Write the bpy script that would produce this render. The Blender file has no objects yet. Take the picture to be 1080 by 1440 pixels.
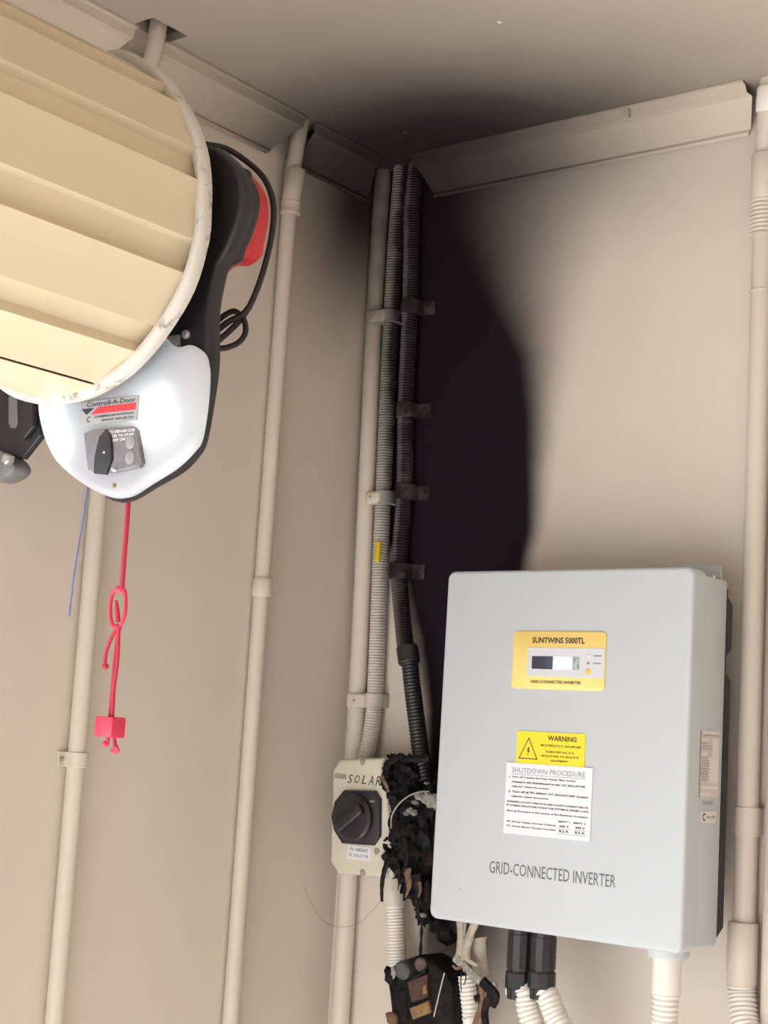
import bpy, bmesh, math, random
from mathutils import Vector, Matrix, noise
random.seed(7)
SC = bpy.context.scene
COL = SC.collection
PI = math.pi

# ------------------------------------------------------------------ camera
IMG_W, IMG_H, FPX = 1080, 1440, 2220.0
YAW, PITCH, ROLL = (math.radians(a) for a in (-38.2, 8.15, 3.53))
CAM = Vector((1.3952, -1.7187, 1.58))
FW = Vector((math.sin(YAW)*math.cos(PITCH), math.cos(YAW)*math.cos(PITCH), math.sin(PITCH)))
R0 = Vector((math.cos(YAW), -math.sin(YAW), 0)); U0 = R0.cross(FW)
RT = R0*math.cos(ROLL) + U0*math.sin(ROLL); UP = -R0*math.sin(ROLL) + U0*math.cos(ROLL)
cd = bpy.data.cameras.new('camera'); cam = bpy.data.objects.new('camera', cd); COL.objects.link(cam)
cd.sensor_fit = 'VERTICAL'; cd.sensor_height = 36.0; cd.sensor_width = 27.0
cd.lens = FPX/IMG_H*36.0
cd.clip_start = 0.02
mw = Matrix.Identity(4)
for i in range(3):
    mw[i][0], mw[i][1], mw[i][2], mw[i][3] = RT[i], UP[i], -FW[i], CAM[i]
cam.matrix_world = mw
SC.camera = cam

# ------------------------------------------------------------------ world, daylight, exposure
SC.view_settings.view_transform = 'Standard'
SC.view_settings.look = 'None'
SC.view_settings.gamma = 1.0
SC.view_settings.use_curve_mapping = False
SC.view_settings.exposure = 0.0
w = bpy.data.worlds.new('world'); SC.world = w; w.use_nodes = True
bg = w.node_tree.nodes['Background']; bg.inputs['Color'].default_value = (0.80, 0.90, 1.0, 1); bg.inputs['Strength'].default_value = 1.0

def area(name, loc, rot, sx, sy, power, col):
    l = bpy.data.lights.new(name, 'AREA'); l.shape = 'RECTANGLE'; l.size = sx; l.size_y = sy
    l.energy = power; l.color = col
    o = bpy.data.objects.new(name, l); COL.objects.link(o); o.location = loc; o.rotation_euler = rot
    return o
# daylight through the open roller doorway in the left wall and the open doorway behind the camera
area('doorway_daylight_side', (-0.06, -1.94, 0.98), (0, -PI/2, 0), 1.85, 2.1, 8, (0.93, 0.97, 1.0))
area('doorway_daylight_rear', (1.05, -3.23, 0.80), (PI/2, 0, 0), 1.7, 1.5, 13, (0.90, 0.96, 1.0))
# sun slanting in through the roller doorway onto the garage floor
sl_ = bpy.data.lights.new('sun', 'SUN'); sl_.energy = 24; sl_.angle = .009; sl_.color = (1.0, 0.98, 0.96)
so_ = bpy.data.objects.new('sun', sl_); COL.objects.link(so_)
so_.rotation_euler = Vector((0.50, 0.42, -0.75)).to_track_quat('-Z', 'Y').to_euler(); so_.location = (-3, -2.2, 5)

# ------------------------------------------------------------------ pixel -> point on a real plane of the place
def ray(x, y): return FW + RT*((x-540)/FPX) - UP*((y-720)/FPX)
def onx(x, y, X=0.0): d = ray(x, y); return CAM + d*((X-CAM.x)/d.x)
def ony(x, y, Y=0.0): d = ray(x, y); return CAM + d*((Y-CAM.y)/d.y)
def onz(x, y, Z): d = ray(x, y); return CAM + d*((Z-CAM.z)/d.z)

# ------------------------------------------------------------------ materials
class NT:
    def __init__(s, name):
        s.m = bpy.data.materials.new(name); s.m.use_nodes = True; s.t = s.m.node_tree
        s.b = s.t.nodes['Principled BSDF']
        s.geo = None
    def node(s, t, **k):
        n = s.t.nodes.new(t)
        for a, v in k.items(): setattr(n, a, v)
        return n
    def put(s, sock, v):
        if isinstance(v, (int, float)): sock.default_value = v
        elif isinstance(v, (tuple, list)): sock.default_value = (*v, 1) if len(v) == 3 and len(sock.default_value) == 4 else v
        else: s.t.links.new(v, sock)
    def M(s, op, a, b=None, c=None, clamp=False):
        n = s.node('ShaderNodeMath', operation=op, use_clamp=clamp)
        for i, v in enumerate((a, b, c)):
            if v is not None: s.put(n.inputs[i], v)
        return n.outputs[0]
    def sm(s, x, e0, e1, lo=0.0, hi=1.0):
        n = s.node('ShaderNodeMapRange', interpolation_type='SMOOTHSTEP')
        for i, v in enumerate((x, e0, e1, lo, hi)): s.put(n.inputs[i], v)
        return n.outputs[0]
    def pos(s):
        if not s.geo:
            s.geo = s.node('ShaderNodeNewGeometry')
            s.sep = s.node('ShaderNodeSeparateXYZ'); s.t.links.new(s.geo.outputs['Position'], s.sep.inputs[0])
            s.nsep = s.node('ShaderNodeSeparateXYZ'); s.t.links.new(s.geo.outputs['Normal'], s.nsep.inputs[0])
        return s.sep.outputs
    def ramp(s, x, pts, x0=0.0, x1=1.0):
        mr = s.node('ShaderNodeMapRange'); s.put(mr.inputs[0], x); s.put(mr.inputs[1], x0); s.put(mr.inputs[2], x1)
        r = s.node('ShaderNodeValToRGB'); e = r.color_ramp.elements
        pts = [((p-x0)/(x1-x0), v) for p, v in pts]
        e[0].position, e[1].position = pts[0][0], pts[-1][0]
        e[0].color = (pts[0][1],)*3+(1,); e[1].color = (pts[-1][1],)*3+(1,)
        for p, v in pts[1:-1]:
            q = e.new(p); q.color = (v, v, v, 1)
        s.t.links.new(mr.outputs[0], r.inputs[0])
        return r.outputs[0]
    def noise(s, scale, detail=3, rough=.55, stretch=None):
        n = s.node('ShaderNodeTexNoise'); n.inputs['Scale'].default_value = scale; n.inputs['Detail'].default_value = detail; n.inputs['Roughness'].default_value = rough
        s.pos(); src = s.geo.outputs['Position']
        if stretch:
            mp = s.node('ShaderNodeMapping'); mp.inputs['Scale'].default_value = stretch; s.t.links.new(src, mp.inputs[0]); src = mp.outputs[0]
        s.t.links.new(src, n.inputs['Vector']); return n.outputs[0]
    def mix(s, f, a, b):
        n = s.node('ShaderNodeMix', data_type='RGBA'); s.put(n.inputs[0], f); s.put(n.inputs[6], a); s.put(n.inputs[7], b); return n.outputs[2]
    def bump(s, h, strength=.2, dist=.002):
        n = s.node('ShaderNodeBump'); n.inputs['Strength'].default_value = strength; n.inputs['Distance'].default_value = dist
        s.t.links.new(h, n.inputs['Height']); s.t.links.new(n.outputs[0], s.b.inputs['Normal'])
    def done(s, col, rough=.5, metal=0.0, spec=None):
        s.put(s.b.inputs['Base Color'], col); s.put(s.b.inputs['Roughness'], rough); s.put(s.b.inputs['Metallic'], metal)
        if spec is not None: s.put(s.b.inputs['Specular IOR Level'], spec)
        return s.m

def plain(name, c, rough=.5, metal=0.0, var=.12, scale=60, bump=0.0, spec=None):
    n = NT(name)
    f = n.noise(scale)
    dark = tuple(v*(1-var) for v in c); lite = tuple(min(1, v*(1+var)) for v in c)
    if bump: n.bump(n.noise(scale*4), bump, .001)
    return n.done(n.mix(f, dark, lite), rough, metal, spec)

CREAM = (0.632, 0.557, 0.482)
SOOT = (0.0125, 0.0080, 0.0120)
def wall_paint(name, mask=None, col=CREAM, rough=.6):
    n = NT(name)
    x, y, z = n.pos()
    f = n.noise(9, 4)
    base = n.mix(f, tuple(c*.95 for c in col), tuple(c*1.04 for c in col))
    if mask:
        m = mask(n, x, n.M('MULTIPLY', y, -1.0), z)
        base = n.mix(m, base, SOOT)
        spec = n.M('MULTIPLY_ADD', m, -.30, .35)
    n.bump(n.noise(220, 2), .12, .0006)
    return n.done(base, rough, 0, spec if mask else .35)

def soot_right(n, x, b, z):
    wob = n.M('MULTIPLY', n.M('SUBTRACT', n.noise(5, 3), .5), .03)
    xx = n.M('ADD', x, wob)
    E = n.ramp(z, [(1.2,.25),(1.33,.29),(1.45,.285),(1.828,.285),(1.902,.296),(1.996,.304),(2.092,.301),(2.189,.290),(2.265,.305),(2.307,.335),(2.35,.38)], 1.2, 2.4)
    W = n.ramp(z, [(1.2,.10),(1.33,.07),(1.45,.02),(1.828,.016),(1.902,.022),(1.996,.034),(2.092,.050),(2.189,.105),(2.265,.17),(2.307,.23),(2.35,.28)], 1.2, 2.4)
    L = n.ramp(z, [(1.2,.15),(1.34,.15),(1.62,.138),(1.715,.118),(1.81,.085),(1.9,.0),(2.4,0)], 1.2, 2.4)
    A = n.ramp(z, [(1.2,.12),(1.26,.45),(1.33,.86),(1.40,.97),(1.5,1),(2.4,1)], 1.2, 2.4)
    r = n.sm(xx, n.M('SUBTRACT', E, W), n.M('ADD', E, W), 1.0, 0.0)
    l = n.sm(xx, n.M('SUBTRACT', L, .014), n.M('ADD', L, .014))
    m = n.M('MULTIPLY', n.M('MULTIPLY', r, l), A)
    # light general smoke film high on the wall
    film = n.M('MULTIPLY', n.sm(z, 2.18, 2.36), n.sm(x, .25, .62, .55, .05))
    return n.M('MAXIMUM', n.M('MULTIPLY', m, .998), film)
def soot_left(n, x, b, z):
    wob = n.M('MULTIPLY', n.M('SUBTRACT', n.noise(6, 3), .5), .04)
    bb = n.M('ADD', b, wob)
    top = n.M('MULTIPLY', n.sm(z, 2.03, 2.33), n.sm(bb, .05, .30, .97, 0.0))
    side = n.M('MULTIPLY', n.sm(z, 1.7, 2.2), n.sm(bb, .0, .10, .35, 0.0))
    return n.M('MAXIMUM', top, side)
def soot_ceiling(n, x, b, z):
    wob = n.M('MULTIPLY', n.M('SUBTRACT', n.noise(4, 3), .5), .08)
    dx = n.M('MULTIPLY', n.M('SUBTRACT', x, .13), .80); dy = n.M('SUBTRACT', b, .03)
    d = n.M('ADD', n.M('SQRT', n.M('ADD', n.M('MULTIPLY', dx, dx), n.M('MULTIPLY', dy, dy))), wob)
    return n.ramp(d, [(0,.985),(.10,.965),(.17,.90),(.25,.70),(.35,.42),(.5,.17),(.75,.0)], 0, .75)
def soot_cove(n, x, b, z):
    b = n.M('MULTIPLY', b, 1.25)
    d = n.M('SQRT', n.M('ADD', n.M('MULTIPLY', x, x), n.M('MULTIPLY', b, b)))
    return n.ramp(d, [(0,.98),(.14,.96),(.24,.91),(.32,.78),(.42,.50),(.55,.22),(.72,0)], 0, .72)
def soot_pipe_z(z0, z1, hi, side=0.0):
    def f(n, x, b, z):
        m = n.sm(z, z0, z1, 0.0, hi)
        if side:
            m = n.M('ADD', m, n.M('MULTIPLY', n.M('MULTIPLY', n.M('MAXIMUM', n.nsep.outputs[0], 0.0), side), n.sm(z, z0-.3, z0+.1)), clamp=True)
        return n.M('MINIMUM', n.M('ADD', m, n.M('MULTIPLY', n.M('SUBTRACT', n.noise(30), .5), n.M('MULTIPLY', m, .5))), .98, clamp=True)
    return f

MT = {}
MT['wall_r'] = wall_paint('cream_wall_paint_with_fire_soot', soot_right)
MT['wall_l'] = wall_paint('cream_wall_paint_with_corner_soot', soot_left)
MT['ceil'] = wall_paint('cream_ceiling_paint_with_smoke_film', soot_ceiling, (0.55, 0.48, 0.41))
MT['cove'] = wall_paint('cream_steel_cornice_with_soot', soot_cove, (0.66, 0.57, 0.475), .45)
MT['wall'] = wall_paint('cream_wall_paint')
MT['pipe'] = wall_paint('painted_cream_conduit', None, (0.59, 0.52, 0.445), .38)
MT['pipe_mid'] = wall_paint('painted_cream_conduit_smoked_top', soot_pipe_z(2.2, 2.42, .6), (0.59, 0.515, 0.44), .38)
MT['pipe_corner'] = wall_paint('painted_cream_conduit_sooty', soot_pipe_z(1.85, 2.36, .8), (0.61, 0.54, 0.46), .38)
MT['flex_a'] = wall_paint('pale_grey_flexible_conduit_sooty', soot_pipe_z(1.62, 2.15, .72, .38), (0.60, 0.55, 0.49), .45)
MT['flex_b'] = wall_paint('grey_flexible_conduit_blackened', soot_pipe_z(1.25, 1.5, .76, .8), (0.36, 0.31, 0.30), .5)
MT['clip_b'] = wall_paint('saddle_clip_blackened', soot_pipe_z(1.2, 1.6, .965), (0.5, 0.44, 0.40), .45)
MT['flex_w'] = plain('white_flexible_conduit', (0.74, 0.70, 0.64), .42, var=.05)
MT['floor'] = plain('pale_concrete_floor', (0.54, 0.53, 0.515), .7, var=.12, scale=12, bump=.2)
MT['void'] = plain('roof_void_painted_dark', (0.010, 0.009, 0.008), .9)  # near-black colour stands in for the shade inside the roof space
MT['inv'] = plain('light_grey_powder_coat', (0.47, 0.495, 0.515), .36, var=.03, scale=900, bump=.12)
MT['sink'] = plain('black_anodised_heat_sink', (0.018, 0.014, 0.018), .45)
MT['black'] = plain('black_plastic', (0.016, 0.014, 0.017), .42, var=.2, bump=.1, scale=150)
MT['blackd'] = plain('black_rubber', (0.012, 0.010, 0.012), .55)
MT['dial'] = plain('dark_charcoal_plastic', (0.022, 0.019, 0.024), .4)
MT['red'] = plain('red_plastic', (0.52, 0.020, 0.025), .4, var=.06)
MT['cord'] = plain('red_nylon_cord', (0.47, 0.024, 0.06), .6, var=.15, scale=500, bump=.4)
MT['cordb'] = plain('pinkish_red_plastic', (0.60, 0.030, 0.080), .4, var=.05)
MT['blue'] = plain('pale_blue_cord', (0.17, 0.19, 0.36), .6)
MT['yellow'] = plain('yellow_label_film', (0.84, 0.62, 0.20), .45, var=.03)
MT['yellow2'] = plain('bright_yellow_label_film', (0.80, 0.62, 0.02), .45, var=.03)
MT['white'] = plain('white_label_film', (0.70, 0.70, 0.74), .5, var=.02)
MT['ink'] = plain('dark_grey_ink', (0.025, 0.025, 0.03), .6)
MT['inkb'] = plain('brown_black_ink', (0.06, 0.04, 0.02), .6)
MT['plategrey'] = plain('silver_grey_panel_print', (0.56, 0.57, 0.60), .4, var=.03)
MT['lcd'] = plain('dark_glass_display', (0.035, 0.04, 0.065), .06, spec=.6)
MT['sidelabel'] = plain('faded_grey_label_film', (0.55, 0.52, 0.49), .5, var=.05)
MT['sidelabel2'] = plain('faded_light_label_print', (0.66, 0.63, 0.59), .5, var=.05)
MT['steel'] = plain('galvanised_steel', (0.42, 0.41, 0.40), .38, .6, var=.2)
MT['dullsteel'] = plain('dull_grey_cast_metal', (0.17, 0.17, 0.175), .5, .3, var=.3)
MT['isol'] = plain('aged_cream_plastic', (0.58, 0.53, 0.43), .4, var=.06, scale=40)
MT['greysticker'] = plain('grey_badge', (0.28, 0.26, 0.22), .5)
MT['amber'] = plain('amber_indicator', (0.9, 0.5, 0.05), .3)
MT['char'] = None
def char_mat():
    n = NT('charred_plastic')
    f = n.noise(90, 5, .65); g = n.noise(28, 3)
    c = n.mix(n.sm(f, .52, .74), (0.0035, 0.0028, 0.004), (0.03, 0.015, 0.011))
    c = n.mix(n.sm(g, .60, .78), c, (0.055, 0.030, 0.022))
    n.bump(f, .9, .004)
    return n.done(c, n.sm(g, .3, .7, .4, .85), 0, .25)
MT['char'] = char_mat()
MT['ash'] = plain('pale_ash_residue', (0.27, 0.25, 0.22), .9, var=.8, scale=200, bump=.6)
MT['scorch'] = plain('scorched_brown_plastic', (0.15, 0.075, 0.04), .6, var=.9, scale=90, bump=.5)
MT['bronze'] = plain('scorched_bronze_terminal', (0.25, 0.145, 0.065), .4, .3, var=.9, scale=120, bump=.5)
MT['sheath'] = plain('melted_beige_cable_sheath', (0.38, 0.32, 0.25), .5, var=.5, scale=70, bump=.4)
MT['wire'] = plain('grey_bare_wire', (0.30, 0.28, 0.27), .4, .5)
def curtain_mat():
    n = NT('cream_steel_curtain')
    f = n.noise(14, 4, .6, (1, .12, 1))
    n.bump(n.noise(300, 2), .06, .0004)
    return n.done(n.mix(f, (0.61, 0.505, 0.35), (0.69, 0.585, 0.42)), .34, 0, .5)
MT['curtain'] = curtain_mat()
def felt_mat():
    n = NT('off_white_felt_tape_grimy')
    f = n.noise(38, 5, .7)
    n.bump(n.noise(500, 2), .5, .001)
    return n.done(n.mix(n.sm(f, .52, .66), (0.58, 0.54, 0.49), (0.24, 0.20, 0.17)), .9)
MT['felt'] = felt_mat()
def lens_mat():
    n = NT('translucent_white_lamp_cover')
    t = n.t; out = t.nodes['Material Output']
    tr = n.node('ShaderNodeBsdfTranslucent'); tr.inputs[0].default_value = (0.88, 0.93, 0.95, 1)
    mx = n.node('ShaderNodeMixShader'); mx.inputs[0].default_value = .45
    n.done((0.52, 0.51, 0.555), .3)
    t.links.new(n.b.outputs[0], mx.inputs[1]); t.links.new(tr.outputs[0], mx.inputs[2]); t.links.new(mx.outputs[0], out.inputs[0])
    return n.m
MT['lens'] = lens_mat()
def smoke_panel_mat():
    n = NT('smoked_clear_panel')
    x, y, z = n.pos()
    return n.done(n.mix(n.noise(70, 2), (0.10, 0.09, 0.10), (0.22, 0.20, 0.22)), .12, 0, .6)
MT['smoke'] = smoke_panel_mat()

# ------------------------------------------------------------------ mesh helpers
class MB:
    def __init__(s): s.bm = bmesh.new()
    def face(s, vs):
        try: s.bm.faces.new(vs)
        except ValueError: pass
    def box(s, x0, x1, y0, y1, z0, z1, bev=0.0, seg=2):
        vs = [s.bm.verts.new((x, y, z)) for x in (x0, x1) for y in (y0, y1) for z in (z0, z1)]
        fs = [s.bm.faces.new([vs[i] for i in q]) for q in ((0,1,3,2),(4,6,7,5),(0,4,5,1),(2,3,7,6),(0,2,6,4),(1,5,7,3))]
        if bev:
            es = list({e for f in fs for e in f.edges})
            bmesh.ops.bevel(s.bm, geom=es, offset=bev, segments=seg, affect='EDGES', profile=.5)
        return s
    def prism(s, pts, a, b, axis='y', bev=0.0, seg=2, caps=True, bev_front_only=False):
        """outline pts in the plane across axis, extruded from a to b"""
        def P(p, t): return {'y': (p[0], t, p[1]), 'x': (t, p[0], p[1]), 'z': (p[0], p[1], t)}[axis]
        A = [s.bm.verts.new(P(p, a)) for p in pts]; B = [s.bm.verts.new(P(p, b)) for p in pts]
        n = len(pts); fa = []; ring = []
        if caps: fa.append(s.bm.faces.new(A)); fb = s.bm.faces.new(B[::-1])
        for i in range(n):
            j = (i+1) % n
            ring.append(s.bm.faces.new((A[j], A[i], B[i], B[j])))
        bmesh.ops.recalc_face_normals(s.bm, faces=s.bm.faces[:])
        if bev and caps:
            es = list(fa[0].edges) + ([] if bev_front_only else list(fb.edges))
            bmesh.ops.bevel(s.bm, geom=es, offset=bev, segments=seg, affect='EDGES', profile=.5)
        return s
    def tube(s, path, rad, seg=12, caps=True, flat=1.0):
        """path of Vectors; rad number or list"""
        P = [Vector(p) for p in path]; n = len(P)
        Rr = rad if isinstance(rad, (list, tuple)) else [rad]*n
        t0 = (P[1]-P[0]).normalized()
        ref = Vector((0,0,1)) if abs(t0.z) < .9 else Vector((1,0,0))
        u = (ref - t0*ref.dot(t0)).normalized(); rings = []
        for i in range(n):
            t = (P[min(i+1,n-1)] - P[max(i-1,0)])
            t = t.normalized() if t.length > 1e-9 else t0
            u = (u - t*u.dot(t)).normalized(); v = t.cross(u)
            rings.append([s.bm.verts.new(P[i] + u*(Rr[i]*math.cos(2*PI*k/seg)) + v*(Rr[i]*flat*math.sin(2*PI*k/seg))) for k in range(seg)])
        for i in range(n-1):
            for k in range(seg):
                s.bm.faces.new((rings[i][k], rings[i][(k+1)%seg], rings[i+1][(k+1)%seg], rings[i+1][k]))
        if caps:
            s.bm.faces.new(rings[0][::-1]); s.bm.faces.new(rings[-1])
        return s
    def lathe(s, c, axis, prof, seg=24):
        """prof list of (radius, t) along axis from c"""
        ax = Vector(axis).normalized(); ref = Vector((0,0,1)) if abs(ax.z) < .9 else Vector((1,0,0))
        u = (ref-ax*ref.dot(ax)).normalized(); v = ax.cross(u); c = Vector(c); rings = []
        for r, t in prof:
            rings.append([s.bm.verts.new(c+ax*t+u*(r*math.cos(2*PI*k/seg))+v*(r*math.sin(2*PI*k/seg))) for k in range(seg)])
        for i in range(len(rings)-1):
            for k in range(seg):
                s.bm.faces.new((rings[i][k], rings[i][(k+1)%seg], rings[i+1][(k+1)%seg], rings[i+1][k]))
        s.bm.faces.new(rings[0][::-1]); s.bm.faces.new(rings[-1])
        return s
    def blob(s, c, r, sub=3, amp=.3, freq=30, seed=0, rot=None):
        res = bmesh.ops.create_icosphere(s.bm, subdivisions=sub, radius=1.0)
        off = Vector((seed*3.1, seed*1.7, seed*.9)); c = Vector(c)
        for v in res['verts']:
            d = v.co.copy()
            k = 1 + amp*noise.fractal(d*freq*.06 + off, 0.9, 2.0, 4) + amp*.35*noise.noise(d*freq*.2+off)
            p = Vector((d.x*r[0]*k, d.y*r[1]*k, d.z*r[2]*k))
            if rot: p = rot @ p
            v.co = c + p
        return s

def smooth_path(pts, n=12):
    P = [Vector(p) for p in pts]
    if len(P) < 3: return [P[0].lerp(P[-1], i/n) for i in range(n+1)]
    Q = [P[0]*2-P[1]] + P + [P[-1]*2-P[-2]]; out = []
    for i in range(1, len(Q)-2):
        a, b, c, d = Q[i-1:i+3]
        for k in range(n):
            t = k/n
            out.append(.5*((2*b) + (c-a)*t + (2*a-5*b+4*c-d)*t*t + (3*b-a-3*c+d)*t**3))
    out.append(P[-1]); return out
def resample(path, step):
    out = [path[0]]; acc = 0
    for a, b in zip(path, path[1:]):
        L = (b-a).length
        if L < 1e-9: continue
        t = step-acc
        while t <= L:
            out.append(a.lerp(b, t/L)); t += step
        acc = L-(t-step)
    return out
def corrugated(mb, pts, r, pitch=.0039, depth=.0013, seg=14):
    path = resample(smooth_path(pts, 16), pitch/4)
    rad = [r - (0, depth*.5, depth, depth*.5)[i % 4] for i in range(len(path))]
    return mb.tube(path, rad, seg)

def finish(name, mb, mat, origin, parent=None, smooth=True, angle=35):
    bm = mb.bm
    bmesh.ops.recalc_face_normals(bm, faces=bm.faces[:])
    me = bpy.data.meshes.new(name)
    bmesh.ops.translate(bm, verts=bm.verts[:], vec=-Vector(origin))
    bm.to_mesh(me); bm.free()
    if smooth:
        me.polygons.foreach_set('use_smooth', [True]*len(me.polygons)); me.set_sharp_from_angle(angle=math.radians(angle))
    me.materials.append(MT[mat] if isinstance(mat, str) else mat)
    o = bpy.data.objects.new(name, me); COL.objects.link(o)
    return o
def part(name, mb, mat, parent, label=None, smooth=True, angle=35):
    # children sit in their parent's frame (parents are never rotated)
    org = Vector((0,0,0)); p = parent
    while p: org += p.location; p = p.parent
    if not mb.bm.verts: return None
    o = finish(name, mb, mat, org, smooth=smooth, angle=angle); o.parent = parent
    if label: o['label'] = label
    return o
def single(name, mb, mat, label=None, cat=None, group=None, kind=None, smooth=True, angle=35):
    vs = [v.co for v in mb.bm.verts]
    org = Vector(((min(v.x for v in vs)+max(v.x for v in vs))/2, (min(v.y for v in vs)+max(v.y for v in vs))/2, min(v.z for v in vs)))
    o = finish(name, mb, mat, org, smooth=smooth, angle=angle); o.location = org
    tag(o, label, cat, group, kind); return o
def tag(o, label=None, cat=None, group=None, kind=None):
    for k, v in (('label', label), ('category', cat), ('group', group), ('kind', kind)):
        if v: o[k] = v
def thing(name, label, cat, loc, group=None, kind=None):
    o = bpy.data.objects.new(name, None); COL.objects.link(o); o.location = loc; o.empty_display_size = .02
    tag(o, label, cat, group, kind); return o

# flat lettering: each line fitted to a box on a plane
def letters(mb, s, u0, u1, v0, v1, plane, depth, bold=0.0, shear=0.0, fit_h=True, spacing=1.0):
    """plane 'f': u=x v=z facing -y at y=depth; 's': u=y v=z facing +x at x=depth. u1=None keeps aspect"""
    cu = bpy.data.curves.new('t', 'FONT'); cu.body = s; cu.size = 1.0; cu.offset = bold; cu.shear = shear; cu.resolution_u = 2; cu.space_character = spacing
    o = bpy.data.objects.new('t', cu); COL.objects.link(o)
    bpy.context.view_layer.update()
    me = bpy.data.meshes.new_from_object(o.evaluated_get(bpy.context.evaluated_depsgraph_get()))
    co = [v.co.copy() for v in me.vertices]
    bpy.data.objects.remove(o)
    if co:
        a0 = min(c.x for c in co); a1 = max(c.x for c in co); b0 = min(c.y for c in co); b1 = max(c.y for c in co)
        if not fit_h: b0, b1 = -.2, .75
        sv = (v1-v0)/max(b1-b0, 1e-6)
        su = sv if u1 is None else (u1-u0)/max(a1-a0, 1e-6)
        vs = []
        for c in co:
            uu = u0+(c.x-a0)*su; vv = v0+(c.y-b0)*sv
            vs.append(mb.bm.verts.new((uu, depth, vv) if plane == 'f' else (depth, uu, vv)))
        for p in me.polygons:
            mb.face([vs[i] for i in p.vertices])
    bpy.data.meshes.remove(me); bpy.data.curves.remove(cu)
    return mb
def lets(parent, name, lines, plane, depth, mat, **k):
    mb = MB()
    for L in lines: letters(mb, *L, plane, depth, **k)
    return part(name, mb, mat, parent, smooth=False)

# ------------------------------------------------------------------ the setting
H = 2.3915            # ceiling height
RX, RY = 2.7, -3.2   # room extents
def struct(name, mb, mat, label=None, smooth=False):
    return single(name, mb, mat, label, None, None, 'structure', smooth=smooth)
struct('floor', MB().box(-6, RX+.1, RY-5, .1, -.1, 0), 'floor', 'pale concrete garage floor')
mb = MB()   # left wall with the roller doorway
mb.box(-.1, 0, -.82, .0, 0, H+.0); mb.box(-.1, 0, -3.05, -.82, 1.98, H); mb.box(-.1, 0, RY, -3.05, 0, H)
wl = struct('wall_left', mb, 'wall_l', 'cream wall behind the roller door drum')
wr = struct('wall_right', MB().box(-.1, RX+.1, 0, .1, 0, H), 'wall_r', 'cream wall with tall black soot plume above the inverter')
struct('wall_side', MB().box(RX, RX+.1, RY, 0, 0, H), 'wall')
mb = MB(); mb.box(-.1, .1, RY-.1, RY, 0, H); mb.box(2.0, RX+.1, RY-.1, RY, 0, H); mb.box(.1, 2.0, RY-.1, RY, 2.0, H)
struct('wall_rear', mb, 'wall')
# ceiling sheet with one square cut-out for a conduit
hx0, hx1, hy0, hy1 = .046, .083, -.541, -.484
mb = MB(); t = .012
mb.box(-.1, RX+.1, hy1, .1, H, H+t); mb.box(-.1, RX+.1, RY-.1, hy0, H, H+t)
mb.box(-.1, hx0, hy0, hy1, H, H+t); mb.box(hx1, RX+.1, hy0, hy1, H, H+t)
ceil = struct('ceiling', mb, 'ceil', 'flat cream ceiling darkened by smoke in the corner')
struct('roof', MB().box(-.4, RX+.4, RY-.3, .4, H+.25, H+.32).box(-.4,-.35,RY-.3,.4,H,H+.25).box(RX+.35,RX+.4,RY-.3,.4,H,H+.25).box(-.4,RX+.4,.35,.4,H,H+.25).box(-.4,RX+.4,RY-.3,RY-.25,H,H+.25), 'void')
# ceiling sheet screw heads
for i, (px_, py_) in enumerate(((703, 30),)):
    p = onz(px_, py_, H)
    part('screw_head', MB().lathe(p-Vector((0,0,.0002)), (0,0,-1), [(.003,0),(.003,.0012),(.0015,.002)], 12), 'pipe', ceil)
p = onz(570, 186, H)
part('screw_head', MB().lathe(p, (0,0,-1), [(.003,0),(.003,.0012),(.0015,.002)], 12), 'cove', ceil)

# pressed-steel cornice: profile (distance from wall, z)
PROF = [(.0012,2.3425),(.003,2.3405),(.0058,2.3435),(.0042,2.3475),(.0355,2.3755),(.0445,2.3775),(.0465,2.3880),(.0520,2.3882),(.0520,2.3910)]
def cove(name, side, s0, s1, label):
    """s0/s1: start and end position along the wall for every profile point"""
    n = len(PROF)
    if not isinstance(s0, (list, tuple)): s0 = [s0]*n
    if not isinstance(s1, (list, tuple)): s1 = [s1]*n
    def P(d, z, s): return (d, s, z) if side == 'l' else (s, -d, z)
    mb = MB(); NS = 8
    def sheet(off):
        rows = []
        for (d, z), a, b in zip(PROF, s0, s1):
            rows.append([mb.bm.verts.new(P(max(d-off*.75, .0002), min(z+off*.65, 2.3912), a+(b-a)*k/NS)) for k in range(NS+1)])
        return rows
    A = sheet(0); B = sheet(.0016)
    for i in range(n-1):
        for k in range(NS):
            mb.bm.faces.new((A[i][k], A[i][k+1], A[i+1][k+1], A[i+1][k])); mb.bm.faces.new((B[i][k], B[i+1][k], B[i+1][k+1], B[i][k+1]))
        mb.bm.faces.new((A[i][0], A[i+1][0], B[i+1][0], B[i][0])); mb.bm.faces.new((A[i][NS], B[i][NS], B[i+1][NS], A[i+1][NS]))
    for r in (0, n-1):
        for k in range(NS):
            mb.bm.faces.new((A[r][k], B[r][k], B[r][k+1], A[r][k+1]))
    return single(name, mb, 'cove', label, None, None, 'structure', angle=20)
cove('trim_1', 'l', RY+.01, [-.555,-.555,-.55,-.548,-.535,-.535,-.535,-.535,-.535], 'steel cornice along the ceiling above the roller door drum')
cove('trim_2', 'l', [-.478]*4+[-.482,-.488,-.49,-.49,-.49], [-.250,-.250,-.246,-.243,-.228,-.226,-.226,-.226,-.226], 'steel cornice length between two conduits above the door opener')
cove('trim_3', 'l', [-.192]*4+[-.198,-.203,-.206,-.206,-.206], [-.03,-.03,-.03,-.032,-.06,-.066,-.068,-.07,-.07], 'short sooty steel cornice length next to the corner')
t4 = cove('trim_4', 'r', [.10]*4+[.092,.09,.09,.088,.088], [.578,.578,.580,.582,.597,.594,.592,.592,.592], 'steel cornice above the inverter wall')
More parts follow.
